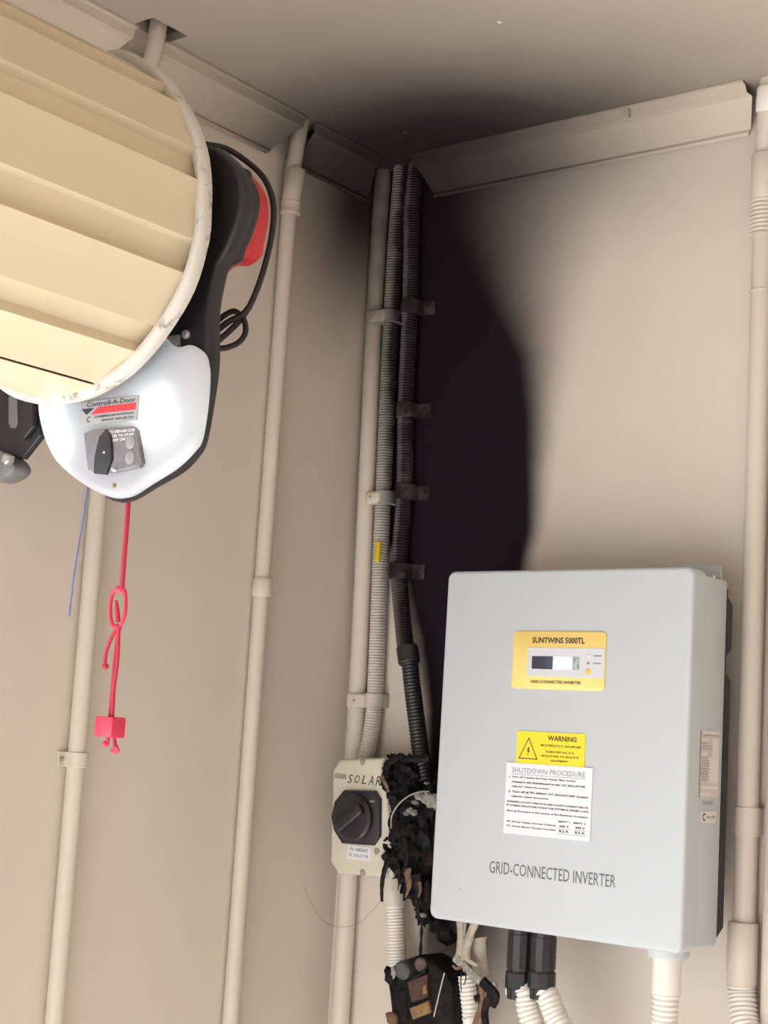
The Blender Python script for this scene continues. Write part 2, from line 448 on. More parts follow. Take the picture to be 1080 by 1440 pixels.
cove('trim_5', 'r', .662, RX-.01, 'steel cornice right of the tall conduit')
p = ony(881, 156, -.049)
part('cornice_joint_tab', MB().box(p.x-.0035, p.x+.004, -.0515, -.046, 2.375, 2.390, .001), 'cove', t4)

# ------------------------------------------------------------------ conduits
def conduit(name, label, pts, r, mat, group='rigid cream conduits on the walls'):
    t = thing(name, label, 'conduit', Vector(pts[0]), group)
    part('pipe', MB().tube(smooth_path(pts, 10), r, 20), mat, t)
    return t
def sleeve(parent, c, axis, r, L, mat, name='coupling', lip=True):
    prof = [(r-.0006,0),(r,.0008),(r,L*.12),(r-.0005,L*.2),(r-.0005,L*.8),(r,L*.88),(r,L-.0008),(r-.0006,L)] if lip else [(r*.92,0),(r,.002),(r,L-.002),(r*.92,L)]
    return part(name, MB().lathe(c, axis, prof, 24), mat, parent)
def saddle(parent, wall, pos, z, r, h, mat, wings=(1,1), wing=.014, screw=True):
    """two-ear strap round a conduit fixed to a wall. pos = distance along wall; wall 'l': along y, 'r': along x"""
    mb = MB(); th = .0016; N = 12
    pr = []
    rr = r+.0004
    c = .0108 if r < .011 else .0135 if r < .014 else r
    pts_o = []; 
    for k in range(N+1):
        a = PI*k/N; pts_o.append((math.cos(a)*(rr+th), c+math.sin(a)*(rr+th)))
    pts = [((rr+th+ (wing if wings[0] else 0)), .0004), ((rr+th+(wing if wings[0] else 0)), .0028), (rr+th, .0028)] + pts_o + [(-(rr+th), .0028), (-(rr+th+(wing if wings[1] else 0)), .0028), (-(rr+th+(wing if wings[1] else 0)), .0004)]
    if wall == 'r': mb.prism([(pos+u, -d) for u, d in pts], z-h/2, z+h/2, 'z', .0006, 1)
    else: mb.prism([(d, pos+u) for u, d in pts], z-h/2, z+h/2, 'z', .0006, 1)
    o = part('saddle_clip', mb, mat, parent)
    if screw:
        for sgn, wv in ((1, wings[0]), (-1, wings[1])):
            if wv:
                q = pos+sgn*(rr+th+wing*.55)
                cpt = (q, -.0028, z) if wall == 'r' else (.0028, q, z)
                ax = (0,-1,0) if wall == 'r' else (1,0,0)
                part('screw', MB().lathe(cpt, ax, [(.003,0),(.003,.0008),(.0016,.0016)], 10), mat if mat == 'clip_b' else 'greysticker', o)
    return o

# far-left conduit under the opener, up through the square ceiling cut-out
t = conduit('conduit', 'cream conduit rising under the opener and through the square ceiling hole', [(.0108,-.494,.02),(.0108,-.494,1.2),(.0108,-.498,2.1),(.020,-.502,2.22),(.047,-.510,2.33),(.062,-.513,2.40),(.066,-.514,2.52)], .0104, 'pipe')
saddle(t, 'l', -.494, 1.535, .0104, .017, 'pipe', (0,1), .008)
saddle(t, 'l', -.494, .7, .0104, .017, 'pipe', (1,1), .008)
# middle conduit on the left wall
t = conduit('conduit', 'cream conduit between the opener cord and the corner with collar at mid height', [(.0108,-.2058,.02),(.0108,-.2058,1.2),(.0108,-.2058,2.24),(.0155,-.209,2.32),(.028,-.216,2.37),(.036,-.216,2.41)], .0104, 'pipe_mid')
sleeve(t, (.0118,-.2058,1.752), (0,0,1), .0134, .024, 'pipe_mid', lip=False)
sleeve(t, (.0135,-.2065,2.268), (.05,0,1), .0140, .017, 'pipe_mid')
sleeve(t, (.0145,-.208,2.285), (.16,-.01,1), .0128, .045, 'pipe_mid', 'socket', lip=False)
# corner conduit
cpts = [(.0365,-.0165,.02),(.0345,-.0165,1.2),(.0290,-.0150,1.6),(.0215,-.0140,1.9),(.0150,-.0135,2.15),(.0132,-.0132,2.33),(.0132,-.0132,2.40)]
t = conduit('conduit', 'cream conduit standing in the wall corner beside the ribbed conduits', cpts, .0125, 'pipe_corner')
CORNER = t
# clips that hold the corner conduit (box clips with a tongue over the ribbed conduit)
def cornerclip(pxy, w, h, round_=False):
    p = ony(pxy[0], pxy[1], -.028)
    mb = MB().box(p.x-w/2, p.x+w/2, -.031, -.002, p.z-h/2, p.z+h/2, .003 if not round_ else .006, 3)
    o = part('clip', mb, 'pipe_corner', CORNER)
    part('screw', MB().lathe((p.x-.002, -.0305, p.z), (0,-1,0), [(.0022,0),(.0022,.0006),(.001,.0012)], 10), 'greysticker', o)
cornerclip((530, 444), .030, .018)
cornerclip((524, 699), .026, .018, True)
cornerclip((501, 985), .031, .019)
# right conduit
t = conduit('conduit', 'tall cream conduit right of the inverter with ribbed section near the ceiling', [(.607,-.0145,1.4),(.607,-.0145,1.8),(.607,-.0145,2.25),(.608,-.017,2.31),(.617,-.030,2.36),(.622,-.036,2.42)], .0132, 'pipe')
RC = t
corrugated_mb = MB(); corrugated(corrugated_mb, [(.607,-.0145,2.205),(.607,-.0145,2.226),(.607,-.0145,2.248)], .0168, .0052, .002, 18); part('ribbed_sleeve', corrugated_mb, 'pipe', t)
sleeve(t, (.607,-.0148,2.248), (.02,-.06,1), .0162, .058, 'pipe', 'socket', lip=False)
sleeve(t, (.607,-.0145,2.134), (0,0,1), .0146, .0025, 'pipe', 'joint_ring', lip=False)
sleeve(t, (.617,-.032,2.352), (.1,-.15,1), .0150, .03, 'flex_w', 'white_socket', lip=False)
saddle(t, 'r', .607, 1.512, .0132, .032, 'pipe', (1,0), .012)
sleeve(t, (.607,-.0165,1.332), (0,0,1), .0175, .068, 'pipe', 'adaptor', lip=False)
mb = MB(); corrugated(mb, [(.607,-.017,1.336),(.609,-.018,1.318),(.620,-.030,1.285),(.645,-.044,1.255),(.680,-.048,1.232),(.715,-.040,1.19),(.728,-.030,1.10),(.730,-.022,.80),(.730,-.022,.03)], .0165, .0055, .0018, 18)
part('flexible_tail', mb, 'flex_w', t)
# second conduit at the frame's right edge
t = conduit('conduit', 'cream conduit at the right edge beside the tall conduit', [(.642,-.0135,.02),(.642,-.0135,1.2),(.642,-.0135,2.40)], .0125, 'pipe')

# ribbed conduit A: grey, down to the isolator switch
A = [(.0470,-.0135,2.40),(.0445,-.0135,2.28),(.0455,-.0135,2.15),(.0475,-.0138,2.05),(.0520,-.0138,1.85),(.0575,-.0138,1.65),(.0575,-.018,1.58),(.0560,-.028,1.545)]
ta = thing('flexible_conduit', 'pale grey ribbed conduit running down the corner into the isolator switch', 'conduit', (.0575,-.03,1.50), 'ribbed conduits in the corner')
mb = MB(); corrugated(mb, A, .0120, .0039, .0011, 16); part('ribbed_hose', mb, 'flex_a', ta)
sleeve(ta, (.0560,-.030,1.512), (0,.06,1), .0142, .036, 'flex_a', 'adaptor', lip=False)
for q, xx in ((ony(556,444,-.02),0), (ony(541,699,-.02),0), (ony(531,985,-.02),0)):
    saddle(ta, 'r', {0:.0478,1:.0530,2:.0575}[[444,699,985].index([444,699,985][min(range(3), key=lambda i: abs(ony(540,[444,699,985][i],-.02).z-q.z))])], q.z, .0126, .018, 'flex_a', (0,0), .001, False)
p = ony(531, 776, -.027)
part('yellow_tag', MB().box(p.x-.004, p.x+.004, -.029, -.0245, p.z-.014, p.z+.014, .001), plain('yellow_tag_film', (0.62,0.45,0.02), .5), ta, 'small yellow tag')

# ribbed conduit B: blackened, down to the burnt isolator
Bp = [(.074,-.0135,2.40)] + [ony(x, y, -.0145) for x, y in ((579,300),(579,340),(577,430),(574,500),(571,575),(569,690),(563,770),(561,810))] + [ony(568,890,-.022), ony(573,925,-.028)]
tb = thing('flexible_conduit', 'soot blackened ribbed conduit running down the corner to the burnt isolator', 'conduit', (.13,-.03,1.52), 'ribbed conduits in the corner')
mb = MB(); corrugated(mb, Bp, .0118, .0039, .0011, 16); part('ribbed_hose', mb, 'flex_b', tb)
a, b = ony(572,908,-.027), ony(576,934,-.029)
part('coupling', MB().tube([a, a.lerp(b,.1), a.lerp(b,.9), b], [.0125,.0148,.0148,.0125], 20), 'black', tb, 'black plastic coupling')
mb = MB(); corrugated(mb, [ony(576,930,-.030), ony(581,975,-.036), ony(588,1030,-.044), ony(594,1075,-.05), ony(600,1100,-.052)], .0118, .0048, .0015, 16); part('burnt_hose', mb, 'black', tb)
for yy, xx in ((432,577),(577,571),(692,569),(803,561)):
    p = ony(xx, yy, -.0145)
    saddle(tb, 'r', p.x, p.z, .0122, .021, 'clip_b', (1,0), .020, True)

# ------------------------------------------------------------------ roller door drum
YR = -.762; AX, AZ, RO = .259, 2.039, .170
rd = thing('roller_door', 'rolled up cream corrugated steel garage door on its drum', 'roller door', (AX, YR-1.1, AZ-RO))
prof = []
for k in range(12):
    cdeg = 57.6 - 30*k          # pan centres between the valleys; pans are flat outer faces
    for da, rr in ((-9.6, .1625), (-6.0,.1605),(0,.1588),(6.0,.1605),(9.6, .1625)):
        prof.append((cdeg-da, rr))
    prof.append((cdeg-10.9, .1530)); prof.append((cdeg-15, .1516)); prof.append((cdeg-19.1, .1530))
# order by decreasing angle
mb = MB(); YF = -3.08
rings = []
for yv in (YR-.002, YR-.7, YR-1.6, YF):
    rings.append([mb.bm.verts.new((AX+r*math.cos(math.radians(a)), yv, AZ+r*math.sin(math.radians(a)))) for a, r in prof])
n = len(prof)
for i in range(3):
    for k in range(n):
        mb.bm.faces.new((rings[i][k], rings[i][(k+1)%n], rings[i+1][(k+1)%n], rings[i+1][k]))
mb.bm.faces.new(rings[-1])
curt = part('curtain', mb, 'curtain', rd, angle=14)
# seam line near the bottom of the roll: curtain bottom hem lapping over the roll
mb = MB()
a0, a1 = math.radians(-73.2), math.radians(-98)
arc = [(AX+(.1628)*math.cos(a0+(a1-a0)*i/8), AZ+(.1628)*math.sin(a0+(a1-a0)*i/8)) for i in range(9)]
arc2 = [(AX+(.1622)*math.cos(a0+(a1-a0)*i/8), AZ+(.1622)*math.sin(a0+(a1-a0)*i/8)) for i in range(9)]
mb.prism(arc+arc2[::-1], YR-.004, YF+.01, 'y'); part('curtain_hem', mb, 'curtain', rd)
# felt edge tape, following the slightly uneven roll
RIMP = [(-180,.172),(-140,.175),(-117,.172),(-103,.1695),(-88,.1675),(-72,.169),(-58,.171),(-43,.172),(-25,.175),(-12,.1735),(1,.1695),(14,.168),(28,.1655),(42,.1645),(62,.170),(76,.1755),(100,.176),(140,.174),(180,.172)]
def rimr(a):
    for (a0,r0),(a1,r1) in zip(RIMP, RIMP[1:]):
        if a0 <= a <= a1:
            u=(a-a0)/(a1-a0); u=u*u*(3-2*u); return r0+(r1-r0)*u
    return .172
mb = MB(); NS = 96; ringv = []
for k in range(NS):
    a = -180+360*k/NS; ro = rimr(a); c_, s_ = math.cos(math.radians(a)), math.sin(math.radians(a))
    ringv.append([mb.bm.verts.new((AX+r*c_, y, AZ+r*s_)) for r, y in ((ro-.010, YR-.0125), (ro-.0035, YR-.0135), (ro-.0006, YR-.012), (ro, YR-.006), (ro-.0006, YR-.001), (ro-.004, YR), (ro-.022, YR))])
for k in range(NS):
    A_, B_ = ringv[k], ringv[(k+1)%NS]
    for j in range(6): mb.bm.faces.new((A_[j], B_[j], B_[j+1], A_[j+1]))
    mb.bm.faces.new((A_[6], B_[6], B_[0], A_[0]))
part('felt_edge_tape', mb, 'felt', rd, 'off-white grimy felt tape around the end of the roll', angle=60)
part('drum_wheel', MB().lathe((AX, YR-.004, AZ), (0,1,0), [(.15,0),(.15,.003),(.05,.003),(.05,.012)], 48), 'black', rd)
part('axle', MB().tube([(AX, YF-.06, AZ), (AX, -.60, AZ)], .016, 20), 'steel', rd)

# ------------------------------------------------------------------ door opener
YC, YB0, YB1 = -.748, -.731, -.712      # cover front, body front, body back
op = thing('door_opener', 'black garage door opener with lit white lamp cover hanging under the drum end', 'door opener', (.31, -.72, 1.78))
def tr(pts, Y): return [(q.x, q.z) for q in (ony(x, y, Y) for x, y in pts)]
def rounded(pts, n=4):
    """closed smooth outline through pts"""
    P = [Vector((x, y)) for x, y in pts]; m = len(P); out = []
    for i in range(m):
        a, b, c, d = P[i-1], P[i], P[(i+1)%m], P[(i+2)%m]
        for k in range(n):
            t = k/n; q = .5*((2*b)+(c-a)*t+(2*a-5*b+4*c-d)*t*t+(3*b-a-3*c+d)*t**3); out.append((q.x, q.y))
    return out
body_px = [(303,212),(334,224),(353,247),(361,272),(361,294),(355,319),(341,355),(327,378),(320,404),(314,440),(314,475),(313,520),(307,563),(297,620),(285,644),(262,667),(230,685),(196,705),(172,707)]
outl = tr(body_px, YB1)
outl += [(.265,1.80),(.225,1.835),(.205,1.88),(.205,1.95),(.175,2.0),(.17,2.06),(.20,2.12),(.25,2.135)]
part('body', MB().prism(rounded(outl, 3), YB0, YB1, 'y', .006, 3), 'black', op)
# thick rear casing and red cap round the axle
red_px = [(346,240),(360,250),(374,268),(381,289),(381,312),(375,345),(371,362),(353,377),(332,378)]
ro_ = tr(red_px, -.655)
ro_ += [(.325,2.0),(.26,1.985),(.20,2.02),(.205,2.10),(.27,2.135)]
part('motor_cap', MB().prism(rounded(ro_, 3), YB1+.016, -.655, 'y', .006, 3), 'red', op, 'red motor cap')
mo_ = tr([(340,236),(356,252),(366,272),(367,294),(361,320),(347,353),(333,374)], -.699) + [(.325,2.0),(.26,1.985),(.20,2.02),(.205,2.10),(.27,2.135)]
part('motor_casing', MB().prism(rounded(mo_, 3), YB1-.002, -.699, 'y', .003, 2), 'black', op)
# raised disc of the drive head
part('drive_disc', MB().lathe((AX, YB0-.010, AZ), (0,1,0), [(.118,0),(.125,.004),(.125,.012)], 64), 'blackd', op)
# translucent lamp cover (a thin shell)
cov_px = [(56,560),(61,604),(75,640),(92,661),(118,681),(143,695),(167,701),(187,697),(212,681),(244,661),(267,640),(280,620),(288,577),(292,534),(291,508),(284,493),(268,485),(244,486)]
cv = tr(cov_px, YC+.006) + [(.33,1.95),(.25,1.955),(.20,1.93)]
cvs = rounded(cv, 4)
cx_ = sum(p[0] for p in cvs)/len(cvs); cz_ = sum(p[1] for p in cvs)/len(cvs)
def inset(pts, d):
    out = []; m = len(pts)
    for i in range(m):
        a, b = Vector(pts[i-1]), Vector(pts[(i+1)%m]); t = (b-a).normalized(); nrm = Vector((-t.y, t.x))
        if nrm.dot(Vector((cx_, cz_))-Vector(pts[i])) < 0: nrm = -nrm
        out.append((pts[i][0]+nrm.x*d, pts[i][1]+nrm.y*d))
    return out
mb = MB(); layers = [(.007, YB0), (.001, YC+.010), (0, YC+.006), (.0012, YC+.0035), (.004, YC+.0012), (.009, YC)]
rr = [[mb.bm.verts.new((x, y, z)) for x, z in inset(cvs, d)] for d, y in layers]
for i in range(len(rr)-1):
    m_ = len(cvs)
    for k in range(m_): mb.bm.faces.new((rr[i][k], rr[i][(k+1)%m_], rr[i+1][(k+1)%m_], rr[i+1][k]))
mb.bm.faces.new(rr[-1])
cover = part('lamp_cover', mb, 'lens', op, 'white translucent lamp cover, lit from inside', angle=50)
for nm, (lx, ly), en in [('lamp', q_, .017) for q_ in ((212, 575), (240, 565), (248, 598), (220, 610), (72, 590), (92, 586), (88, 618), (102, 628))]:
    l = bpy.data.lights.new(nm, 'POINT'); l.energy = en; l.shadow_soft_size = .004; l.color = (0.93, 1.0, 0.99)
    o = bpy.data.objects.new(nm, l); COL.objects.link(o); o.location = ony(lx, ly, YC+.0125) - op.location; o.parent = op
# maker's plate
lp = tr([(111,575),(194,552),(194,590),(113,599)], YC-.001)
x0 = .5*(lp[0][0]+lp[3][0]); x1 = .5*(lp[1][0]+lp[2][0]); zt = .5*(lp[0][1]+lp[1][1])+.002; zb = .5*(lp[2][1]+lp[3][1])
lab = part('label_plate', MB().box(x0, x1, YC-.0014, YC+.0003, zb, zt, .0004, 1), plain('silver_grey_plate', (0.34,0.33,0.33), .4, var=.05), op, 'grey maker plate with red stripe')
hh = zt-zb; ww = x1-x0; D = YC-.0017
mb = MB()
v = [mb.bm.verts.new((x, D, z)) for x, z in ((x0+ww*.20, zb+hh*.42),(x1-ww*.03, zb+hh*.42),(x1-ww*.03, zb+hh*.70),(x0+ww*.33, zb+hh*.70))]; mb.face(v)
part('red_stripe', mb, plain('red_stripe_ink', (0.55,0.03,0.04), .5), lab, smooth=False)
mb = MB(); v = [mb.bm.verts.new((x, D, z)) for x, z in ((x0+ww*.03, zb+hh*.68),(x0+ww*.26, zb+hh*.68),(x0+ww*.13, zb+hh*.42))]; mb.face(v)
part('black_triangle', mb, 'ink', lab, smooth=False)
lets(lab, 'lettering', [('Controll-A-Door', x0+ww*.12, x1-ww*.04, zb+hh*.74, zb+hh*.94), ('CHAMBERLAIN AUSTRALIA', x0+ww*.27, x1-ww*.05, zb+hh*.25, zb+hh*.35), ('SERVICE 1800 638 234', x0+ww*.40, x1-ww*.06, zb+hh*.08, zb+hh*.18), ('C', x0+ww*.14, x0+ww*.20, zb+hh*.10, zb+hh*.34)], 'f', D, 'ink', bold=.012)
# push-button panel under a smoked flap
bp = tr([(118,609),(133,604),(186,599),(192,604),(200,650),(196,657),(162,664),(132,665),(124,660)], YC-.004)
pan = part('button_panel', MB().prism(bp, YC-.005, YC+.004, 'y', .0016, 2), 'smoke', op, 'smoked grey push button panel')
q = ony(147, 632, YC-.006)
part('sensor_recess', MB().prism([(q.x-.011,q.z-.022),(q.x+.006,q.z-.024),(q.x+.012,q.z-.010),(q.x+.008,q.z+.012),(q.x,q.z+.019),(q.x-.008,q.z+.012),(q.x-.012,q.z-.006)], YC-.0075, YC-.004, 'y', .0012, 2), 'black', pan)
for bx, by in ((183,622),(182,643)):
    q = ony(bx, by, YC-.006)
    part('button', MB().lathe((q.x, YC-.0045, q.z), (0,-1,0), [(.0062,0),(.0062,.0012),(.0045,.002)], 20), plain('grey_button', (0.26,0.24,0.25), .4), pan)
q0 = [ony(146,606,YC-.0053), ony(190,602,YC-.0053)]
lets(pan, 'lettering', [('PRESS TO OPEN AND CLOSE', q0[0].x, q0[1].x, q0[0].z-.0032, q0[0].z-.0004), ('PRESS TO STOP', q0[0].x+.006, q0[1].x-.001, q0[0].z-.0072, q0[0].z-.0045), ('LIGHT ON OFF', q0[0].x+.008, q0[1].x-.002, q0[0].z-.011, q0[0].z-.0083)], 'f', YC-.0054, 'white', bold=.02)
for bx, by, r in ((158,660,.0020),(146,636,.0016)):
    q = ony(bx, by, YC-.008); part('indicator', MB().lathe((q.x, YC-.0045, q.z), (0,-1,0), [(r,0),(r,.002),(r*.5,.004)], 10), 'white', pan)
q = ony(161, 683, YC); part('cover_screw', MB().lathe((q.x, YC+.0005, q.z), (0,-1,0), [(.0022,0),(.0022,.001),(.001,.0018)], 10), 'bronze', op)
q = ony(261, 470, YB0-.002); part('bolt', MB().lathe((q.x, YB0+.002, q.z), (0,-1,0), [(.0045,0),(.0045,.004),(.003,.006)], 12), 'steel', op)
q = ony(250, 480, YB0-.002); part('bracket_tab', MB().box(q.x-.012, q.x+.002, YB0-.004, YB0+.002, q.z-.005, q.z+.006, .001), 'steel', op)
# power cable: over the cap, down and looped
cab = smooth_path([ony(290,203,-.68), ony(318,209,-.66), ony(348,228,-.645), ony(372,252,-.64), ony(384,285,-.64), ony(383,325,-.64), ony(372,375,-.645), ony(356,420,-.65), ony(340,447,-.65), ony(322,466,-.66), ony(306,480,-.672)], 10)
part('power_cable', MB().tube(cab, .0030, 12), 'blackd', op, 'black power cable looping behind the red cap')
lp_ = smooth_path([ony(305,452,-.668), ony(318,442,-.66), ony(331,438,-.655), ony(343,450,-.65), ony(345,468,-.65), ony(335,482,-.655), ony(318,489,-.664), ony(304,490,-.672)], 10)
part('cable_loop', MB().tube(lp_, .0028, 12), 'blackd', op)
part('cable_loop', MB().tube(smooth_path([ony(304,466,-.67), ony(322,452,-.66), ony(340,443,-.652), ony(352,430,-.65)], 8), .0030, 12), 'blackd', op)

# black drum bracket at the left edge
YK = -.690
bk = thing('door_bracket', 'black slotted steel bracket below the drum at the left edge', 'bracket', (.02, YK, 1.80))
bpx = tr([(54,540),(55,575),(57,612),(46,626),(31,645),(0,637)], YK)
bpl = bpx + [(.0005, bpx[-1][1]+.012), (.0005, bpx[0][1]+.02)]
part('plate', MB().prism(bpl, YK, YK+.008, 'y', .001, 1), 'black', bk)
s_ = tr([(12,596),(12,558),(24,556),(25,596),(22,602),(15,602)], YK-.001)
part('slot', MB().prism(s_, YK-.0012, YK+.001, 'y', .0004, 1), plain('grey_slot_strip', (0.14,0.14,0.13), .5), bk)
rib_ = tr([(33,552),(50,556),(50,600),(36,618)], YK-.003); part('rib', MB().prism(rib_, YK-.006, YK, 'y', .001, 1), 'black', bk)
q = ony(13, 646, YK-.014)
part('clamp', MB().prism(rounded(tr([(-14,640),(5,634),(22,648),(26,660),(18,670),(2,677),(-14,672)], YK-.006), 3), YK-.012, YK+.012, 'y', .003, 2), 'dullsteel', bk)
part('bolt', MB().lathe((q.x, YK-.012, q.z), (0,-1,0), [(.0062,0),(.0062,.006),(.0045,.008)], 6), 'steel', bk)

# ------------------------------------------------------------------ hanging cords
YP = -.705
pc = thing('pull_cord', 'red emergency release cord with clip and block handle hanging below the opener', 'pull cord', ony(155, 1062, YP))
def pts(L, Y=YP): return [ony(x, y, Y) for x, y in L]
part('cord', MB().tube(smooth_path(pts([(181,697),(178,740),(174,790),(171,832)]), 8), [.0025]*25, 10), 'cord', pc)
o_ = pts([(158,832),(173,829),(176.5,840),(175,866),(166,882),(157,876),(155,855)])
mb = MB(); lo = smooth_path(o_+[o_[0]], 6); mb.tube(lo, .0019, 10, caps=False)
cl = part('clip', mb, 'cordb', pc)
part('clip_tongue', MB().tube(pts([(166,874),(165,858),(163,845)]), [.0024,.0022,.0015], 8), 'cord', cl)
part('clip_bridge', MB().tube(pts([(157,834),(166,828),(175,834)]), [.002,.003,.002], 8), 'cordb', cl)
part('knot', MB().blob(ony(166,882,YP), (.0036,.0036,.0034), 2, .3, 30, 2), 'cord', pc)
part('cord_tail', MB().tube(smooth_path(pts([(165,882),(156,898),(149,918),(147,936)]), 6), .0019, 8), 'cord', pc)
part('knot', MB().blob(ony(148,937,YP), (.0036,.003,.0028), 2, .3, 30, 3), 'cord', pc)
mb = MB(); mb.tube(smooth_path(pts([(167,884),(165,930),(160,970),(158,1010)]), 6), .0018, 8); mb.tube(smooth_path(pts([(166,884),(161,930),(157,975),(154,1010)]), 6), .0016, 8)
part('cord', mb, 'cord', pc)
q = ony(154.5, 1021, YP)
mb = MB().box(-.0145, .0145, -.008, .008, -.0105, .0085, .002, 2)
bmesh.ops.rotate(mb.bm, verts=mb.bm.verts[:], cent=(0,0,0), matrix=Matrix.Rotation(math.radians(-8), 3, 'Z')); bmesh.ops.translate(mb.bm, verts=mb.bm.verts[:], vec=q)
part('handle', mb, 'cordb', pc, 'red plastic block handle')
mb = MB(); mb.tube(smooth_path(pts([(155,1028),(152,1040),(149,1046)]), 5), .0018, 8); part('cord_end', mb, 'cord', pc)
part('knot', MB().blob(ony(148,1046,YP), (.004,.0032,.003), 2, .3, 30, 5), 'cordb', pc)
mb = MB(); mb.tube(smooth_path(pts([(160,1028),(161,1042),(162,1052)]), 5), .0018, 8); part('cord_end', mb, 'cord', pc)
part('knot', MB().blob(ony(162,1054,YP), (.0052,.0035,.0042), 2, .35, 30, 6), 'cordb', pc)
single('blue_cord', MB().tube(smooth_path([ony(123,682,-.70), ony(117,725,-.70), ony(105,800,-.70), ony(97,867,-.70)], 8), .0011, 8), 'blue', 'thin pale blue cord hanging left of the red cord', 'cord')

# ------------------------------------------------------------------ inverter
YI = -.150
c4 = [ony(x, y, YI) for x, y in ((627,803),(973,797),(605,1293),(962,1341))]
IX0 = .5*(c4[0].x+c4[2].x); IX1 = .5*(c4[1].x+c4[3].x); IZ1 = .5*(c4[0].z+c4[1].z); IZ0 = .5*(c4[2].z+c4[3].z)
iv = thing('solar_inverter', 'light grey metal solar inverter mounted on the soot stained wall', 'inverter', ((IX0+IX1)/2, -.08, IZ0))
YBK = -.064
mb = MB()
def rrect(x0, x1, z0, z1, r, n=5):
    out = []
    for cx, cz, a0 in ((x1-r,z1-r,0),(x0+r,z1-r,90),(x0+r,z0+r,180),(x1-r,z0+r,270)):
        for k in range(n+1):
            a = math.radians(a0+90*k/n); out.append((cx+r*math.cos(a), cz+r*math.sin(a)))
    return out
mb.prism(rrect(IX0, IX1, IZ0, IZ1, .010), YI, YI+.030, 'y', .0045, 4, bev_front_only=True)
cov = part('front_cover', mb, 'inv', iv)
part('case', MB().box(IX0+.002, IX1-.0008, YI+.029, YBK, IZ0+.004, IZ1-.006, .003, 3), 'inv', iv)
for sy, sz in ((.055,.045),(.050,.41),(.055,.20)):
    part('case_screw', MB().lathe((IX1-.001, YI+sy, IZ0+sz), (1,0,0), [(.0022,0),(.0022,.0006),(.001,.0010)], 10), 'sidelabel', iv)
hs = part('heat_sink', MB().box(IX0+.006, IX1-.004, YBK, YBK+.009, IZ0+.012, IZ1-.014, .001, 1), 'sink', iv, 'black finned heat sink')
for k in range(13):
    xx = IX0+.008 + (IX1-IX0-.014)*k/12
    if k in (0, 12):
        for z0, z1 in ((IZ0+.014, IZ0+.305), (IZ0+.325, IZ1-.024)):
            part('fin', MB().prism([(YBK+.010, z0), (YBK+.022, z0+.008), (YBK+.022, z1-.008), (YBK+.010, z1)], xx-.0013, xx+.0013, 'x'), 'sink', hs, smooth=False)
    else:
        part('fin', MB().box(xx-.0013, xx+.0013, YBK+.010, YBK+.022, IZ0+.02, IZ1-.022), 'sink', hs, smooth=False)
part('mounting_bracket', MB().prism([(IX1-.075, IZ1-.03),(IX1-.070, IZ1+.010),(IX1-.050, IZ1+.016),(IX1-.012, IZ1+.012),(IX1-.008, IZ1-.03)], YBK+.002, YBK+.006, 'y', .0006, 1), 'inv', iv)
for zr in (.10, .33): part('wall_rail', MB().box(IX0+.05, IX1-.09, YBK+.022, -.0005, IZ0+zr, IZ0+zr+.02), 'steel', iv, smooth=False)
F = YI-.0002
def rect_px(pp, Y=YI):
    q = [ony(x, y, Y) for x, y in pp]   # TL TR BR BL
    return .5*(q[0].x+q[3].x), .5*(q[1].x+q[2].x), .5*(q[2].z+q[3].z), .5*(q[0].z+q[1].z)
# yellow display surround
x0,x1,z0,z1 = rect_px(((723,887),(853,889),(851,972),(720,968)))
dp = part('display_plate', MB().prism(rrect(x0,x1,z0,z1,.005), YI-.0018, YI+.0005, 'y', .0006, 1), 'yellow', iv, 'yellow display surround', angle=50)
W_, H_ = x1-x0, z1-z0
gx0, gx1, gz0, gz1 = x0+W_*.165, x1-W_*.01, z0+H_*.215, z1-H_*.285
part('display_panel', MB().box(gx0, gx1, YI-.0024, YI-.0016, gz0, gz1, .0003, 1), 'plategrey', dp)
D = YI-.0027
sx0, sx1, sz0, sz1 = x0+W_*.225, x0+W_*.735, z0+H_*.345, z0+H_*.565
part('screen', MB().box(sx0, sx0+(sx1-sx0)*.45, YI-.0029, YI-.0022, sz0, sz1), 'lcd', dp, 'dark lcd screen')
part('painted_screen_glare', MB().box(sx0+(sx1-sx0)*.45, sx0+(sx1-sx0)*.86, YI-.0029, YI-.0022, sz0, sz1), plain('painted_lcd_glare', (0.92,0.96,0.97), .15), dp, 'bright half of the display window, glare painted in', smooth=False)  # glare across the screen, painted as a pale block
part('screen_end', MB().box(sx0+(sx1-sx0)*.86, sx1, YI-.0029, YI-.0022, sz0, sz1), plain('mottled_lcd_end', (0.34,0.38,0.34), .15, var=.8, scale=260), dp, smooth=False)
for fx, fz, mt_, r in ((.825,.59,'sidelabel2',.0022),(.828,.46,'greysticker',.0016),(.83,.32,'amber',.0034)):
    part('indicator', MB().lathe((x0+W_*fx, YI-.0022, z0+H_*fz), (0,-1,0), [(r,0),(r,.0008),(r*.6,.0013)], 14), mt_, dp)
lets(dp, 'lettering', [('SUNTWINS 5000TL', x0+W_*.215, x0+W_*.78, z0+H_*.79, z0+H_*.895)], 'f', YI-.0021, 'inkb', bold=.03)
lets(dp, 'lettering', [('GRID-CONNECTED INVERTER', x0+W_*.215, x0+W_*.76, z0+H_*.10, z0+H_*.152)], 'f', YI-.0021, 'inkb', bold=.03)
lets(dp, 'indicator_lettering', [('ALARM', x0+W_*.885, x0+W_*.965, z0+H_*.575, z0+H_*.605), ('POWER', x0+W_*.885, x0+W_*.965, z0+H_*.445, z0+H_*.475)], 'f', D, 'ink')
